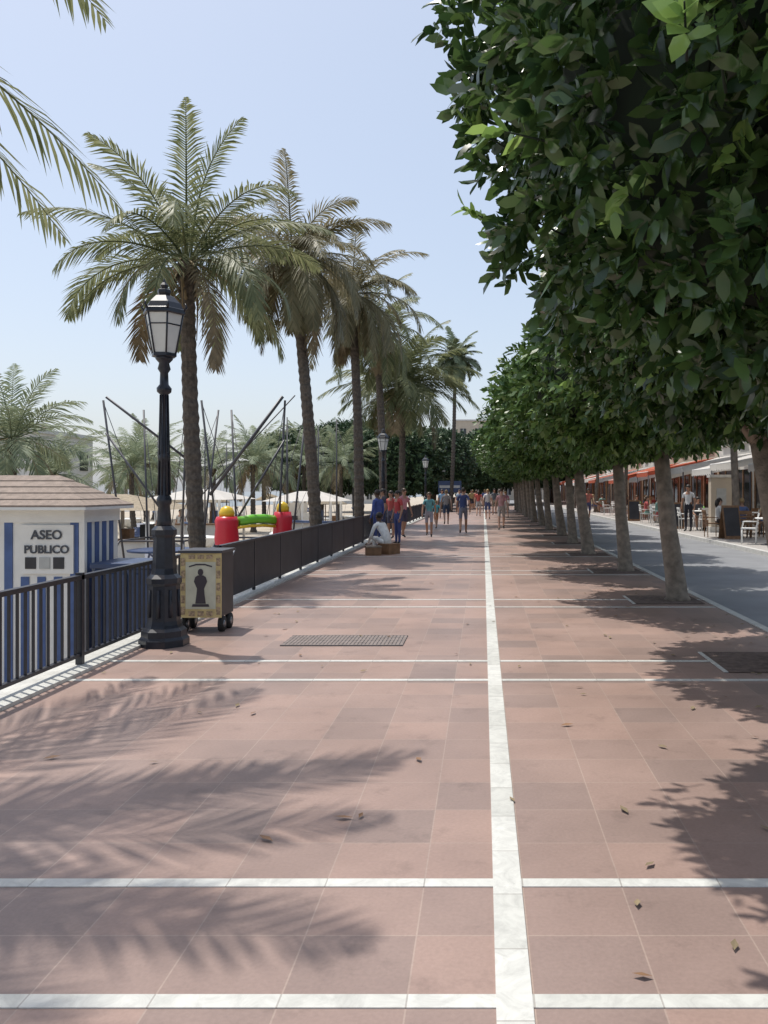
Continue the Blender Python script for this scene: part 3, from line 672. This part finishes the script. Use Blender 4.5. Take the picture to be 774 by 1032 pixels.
# ------------------------------------------------------------------ people
def person(loc,face,H=1.7,pose='stand',shirt=None,pants=None,skin=0,hair=0,short=True,longhair=False,ph=0.0,sleeve=False,skirt=None,hat=None,name='person'):
    s=H/1.7; shirt=shirt or C(.5,.5,.5); pants=pants or C(.05,.06,.1); sk=SK[skin]; hr=HR[hair]
    sit=pose in('sit','hunch')
    sh=.43 if pose=='sit' else (.62 if pose=='hunch' else 0)
    V=[];E=[];R=[];T=[]
    def v(x,y,z,r,par=None,tag=None):
        V.append((x,y,z)); R.append(r if hasattr(r,'__len__') else (r,r)); i=len(V)-1
        if par is not None: E.append((par,i)); T.append(tag)
        return i
    ln={'stand':0,'walk':.03,'sit':.05,'hunch':.30}[pose]
    pel=v(0,0,.95-sh,(.15,.11))
    wa=v(0,ln*.25,1.09-sh,(.125,.095),pel,'torso'); ch=v(0,ln*.65,1.26-sh,(.15,.105),wa,'torso'); uc=v(0,ln*.95,1.40-sh-ln*.1,(.125,.085),ch,'torso')
    dz=-sh-ln*.18; dy=ln*1.05
    nk=v(0,dy+.01,1.48+dz,.052,uc,'neck'); hb=v(0,dy+.03,1.54+dz,(.062,.072),nk,'head'); hm=v(0,dy+.025,1.615+dz,(.074,.092),hb,'head'); ht=v(0,dy+.015,1.67+dz,(.055,.068),hm,'head')
    hands=[]
    for sd_ in (-1,1):
        w_=ph*sd_
        if sit:
            zk=.50 if pose=='sit' else .42
            hip=v(.09*sd_,.02,.90-sh,.088,pel,'hip'); kn=v(.14*sd_,.40,zk,.062,hip,'thigh'); an=v(.13*sd_,.44 if pose=='sit' else .34,.09,.04,kn,'calf'); to=v(.15*sd_,(.58 if pose=='sit' else .48),.035,.032,an,'foot')
        else:
            a=.34*w_
            hip=v(.09*sd_,0,.90,.09,pel,'hip'); kn=v(.10*sd_,a*.55+.03*abs(w_),.50,.060,hip,'thigh')
            ay=a*1.0-(.12 if w_<0 else 0); an=v(.095*sd_,ay,.085+(.06 if w_<-.3 else 0),.038,kn,'calf'); to=v(.11*sd_,ay+.14,.032+(.02 if w_<-.3 else 0),.03,an,'foot')
        sx=v(.175*sd_,dy-.01,1.385+dz+.0,.056,uc,'shoulder')
        if pose in('sit','hunch'):
            el=v(.24*sd_,dy+.06,1.13+dz,.042,sx,'uarm'); wr=v(.13*sd_,dy+.28,(.98 if pose=='sit' else .92)+dz,.028,el,'farm'); hd=v(.10*sd_,dy+.35,.97+dz-(0 if pose=='sit' else .06),(.022,.036),wr,'hand'); hdir=Vector((-.3*sd_,1,-.1))
        else:
            b_=-.22*w_
            el=v(.235*sd_,b_*.6-.02,1.12,.042,sx,'uarm'); wr=v(.25*sd_,b_+.06,.88,.028,el,'farm'); hd=v(.25*sd_,b_+.08,.80,(.022,.036),wr,'hand'); hdir=Vector((0,.15,-1))
        hands.append((hd,hdir.normalized(),sd_))
    me=bpy.data.meshes.new('p'); me.from_pydata(V,E,[]); o=bpy.data.objects.new('tmp',me); col.objects.link(o)
    sm=o.modifiers.new('s','SKIN'); sm.use_smooth_shade=True
    for i,d in enumerate(me.skin_vertices[0].data): d.radius=R[i]; d.use_root=(i==0)
    ss=o.modifiers.new('ss','SUBSURF'); ss.levels=1; ss.render_levels=1
    dg=bpy.context.evaluated_depsgraph_get(); ev=o.evaluated_get(dg); m2=bpy.data.meshes.new_from_object(ev)
    bpy.data.objects.remove(o)
    b=MB(); b.v=[tuple(v_.co) for v_ in m2.vertices]
    seg=[(Vector(V[a]),Vector(V[c]),t) for (a,c),t in zip(E,T)]
    for p in m2.polygons:
        c=p.center; best=None;bt=0;bd=9
        for (a,e,t) in seg:
            ab=e-a; u=max(0,min(1,(c-a).dot(ab)/ab.length_squared)); d=(c-(a+ab*u)).length
            if t in('head','neck'): d*=.9
            if d<bd: bd=d;best=t;bt=u
        if best in('head','neck','hand'): m=sk
        elif best=='torso': m=shirt if c.z>1.0-sh else pants
        elif best in('shoulder',): m=shirt
        elif best=='uarm': m=shirt if (sleeve or bt<.6) else sk
        elif best=='farm': m=shirt if sleeve else sk
        elif best in('hip',): m=pants
        elif best=='thigh': m=pants if (not short or bt<.8) else sk
        elif best=='calf': m=sk if short else pants
        else: m=M['rubber']
        b.f.append(tuple(p.vertices)); b.m.append(b.mi(m)); b.sm.append(True)
    hx=Vector(V[hm])
    b.ell((hx.x,hx.y-.022,hx.z+.028),(.083,.098,.088),hr,12,8)
    if longhair: b.tube([(0,hx.y-.08,hx.z+.02),(0,hx.y-.1,hx.z-.12),(0,hx.y-.09,hx.z-.24)],[.075,.07,.03],hr,8)
    if hat: b.lathe([(.15,0),(.15,.01),(.09,.015),(.085,.08),(.05,.1)],hat,14,c=(0,hx.y,hx.z+.05))
    b.tube([(0,hx.y+.085,hx.z+.005),(0,hx.y+.112,hx.z-.025),(0,hx.y+.09,hx.z-.032)],[.008,.014,.008],sk,6)
    for e in (-1,1):
        b.ell((.03*e,hx.y+.086,hx.z+.008),(.012,.006,.006),M['postk'],6,4); b.ell((.08*e,hx.y,hx.z-.01),(.012,.02,.03),sk,6,4)
    b.ell((0,hx.y+.086,hx.z-.055),(.022,.006,.006),M['red'],6,4)
    for (hi,hdv,sd_) in hands:
        c=Vector(V[hi]); sv=Vector((0,1,0)) if abs(hdv.z)>.5 else Vector((1,0,0)); cu=Vector((-sd_,0,0)) if abs(hdv.z)>.5 else Vector((0,0,-1))
        for f in range(4):
            p=c+sv*(.026-.017*f)+hdv*.02; l=[.07,.08,.075,.058][f]
            b.tube([p,p+hdv*l*.55+cu*.006,p+hdv*l*.9+cu*.025],[.010,.009,.007],sk,5)
        p=c+sv*.03-hdv*.02; b.tube([p,p+sv*.02+hdv*.025,p+sv*.022+hdv*.055+cu*.01],[.012,.010,.008],sk,5)
    if skirt:
        b.lathe([(.135,1.1-sh),(.165,.93),(.21,.72),(.25,.52)],skirt,16)
    ob=b.obj(name,loc,face); ob.scale=(s,s,s); return ob
PI=math.pi
person((-.75,30.9,0),0,1.72,'walk',C(.04,.06,.16),C(.16,.17,.22),1,0,ph=.8)
person((-1.9,28.9,0),PI,1.55,'walk',C(.12,.32,.34),C(.3,.3,.35),1,2,ph=-.5,longhair=True)
person((-1.75,39,0),.1,1.65,'walk',C(.35,.30,.28),C(.05,.07,.12),0,1,ph=.6)
person((-3.1,27.7,0),2.6,1.6,'stand',C(.42,.08,.07),C(.08,.08,.12),1,0,longhair=True)
person((-2.75,28.5,0),-2.4,1.68,'stand',C(.5,.22,.25),C(.06,.06,.1),1,2,ph=.3)
person((-3.0,23.4,0),1.0,1.62,'stand',C(.05,.08,.26),C(.04,.06,.18),2,0,short=False,sleeve=True)
person((-2.55,24.6,0),2.2,1.6,'stand',C(.45,.06,.06),C(.06,.08,.22),1,0,short=False)
person((-3.2,26.3,0),1.9,1.66,'stand',C(.04,.04,.06),C(.05,.06,.12),1,0,short=False)
person((.75,34,0),PI,1.68,'walk',C(.5,.28,.28),C(.4,.36,.33),0,2,ph=.7)
person((.25,46,0),0,1.7,'walk',C(.6,.6,.6),C(.07,.09,.2),0,1,ph=-.7)
person((-.3,52,0),0,1.66,'walk',C(.5,.1,.08),C(.4,.4,.4),0,0,ph=.6,longhair=True)
person((.75,55,0),PI,1.75,'walk',C(.1,.12,.14),C(.3,.28,.22),1,0,ph=.5)
person((-1.3,58,0),PI,1.7,'walk',C(.65,.62,.55),C(.1,.13,.25),0,2,ph=-.5)
person((-2.4,48,0),PI,1.7,'walk',C(.2,.35,.5),C(.1,.1,.1),1,0,ph=.5)
person((1.3,48,0),.2,1.6,'walk',C(.6,.25,.4),C(.5,.5,.5),0,1,ph=-.6,skirt=C(.55,.5,.45))
person((-.9,70,0),.2,1.7,'walk',C(.6,.6,.3),C(.1,.1,.2),0,1,ph=-.6)
person((.2,76,0),.2,1.7,'walk',C(.15,.1,.1),C(.1,.1,.2),0,1,ph=.6)
person((-2.0,35,0),.4,1.2,'walk',C(.1,.45,.5),C(.45,.2,.1),0,1,ph=.6,name='child')
pr=random.Random(12)
for i in range(14):
    person((pr.uniform(-3.1,1.9),pr.uniform(42,88),0),pr.choice([0,PI])+pr.uniform(-.4,.4),pr.uniform(1.55,1.8),'walk',C(*pr.choice([(.55,.55,.52),(.08,.12,.3),(.4,.1,.1),(.04,.04,.05),(.3,.4,.5),(.5,.4,.2)])),C(*pr.choice([(.06,.07,.14),(.3,.28,.24),(.05,.05,.05)])),i%2,i%3,ph=pr.choice([-.7,.6,.4]),longhair=i%3==0)
person((-2.42,21.0,0),.9,1.72,'hunch',C(.72,.72,.70),C(.68,.68,.66),2,0,short=False,sleeve=True,name='seated_person')
b=MB(); b.box(-.2,.2,-.22,.16,0,.24,M['wood']); b.box(-.21,.21,-.23,.17,.24,.27,M['wood']); b.obj('wooden_box',(-2.42,21.0,0),.9)
b=MB(); b.box(-.18,.18,-.15,.15,0,.2,M['wood']); b.box(-.19,.19,-.16,.16,.2,.23,M['trunk']); b.obj('wooden_box',(-2.75,20.6,0),.3)
cl=[C(.6,.6,.58),C(.1,.15,.3),C(.45,.1,.1),C(.05,.05,.06),C(.5,.4,.25),C(.2,.35,.3)]
for i,(x,y,z,r) in enumerate(seats):
    person((x,y,z),r,1.7,'sit',cl[i%6],cl[(i+3)%6],i%2,i%3,longhair=i%2==0)
person((7.6,30.5,.1),PI*.8,1.72,'stand',C(.65,.65,.65),C(.02,.02,.03),1,0,short=False)
person((5.6,44,0),PI,1.72,'walk',C(.6,.2,.15),C(.1,.1,.2),1,0,ph=.6)
for i in range(10):
    person((-8-random.uniform(0,14),22+random.uniform(0,26),-1),random.uniform(0,6),1.7,'stand',SK[i%2] if i%3 else cl[i%6],cl[(i+1)%6],i%2,i%3,ph=.3)
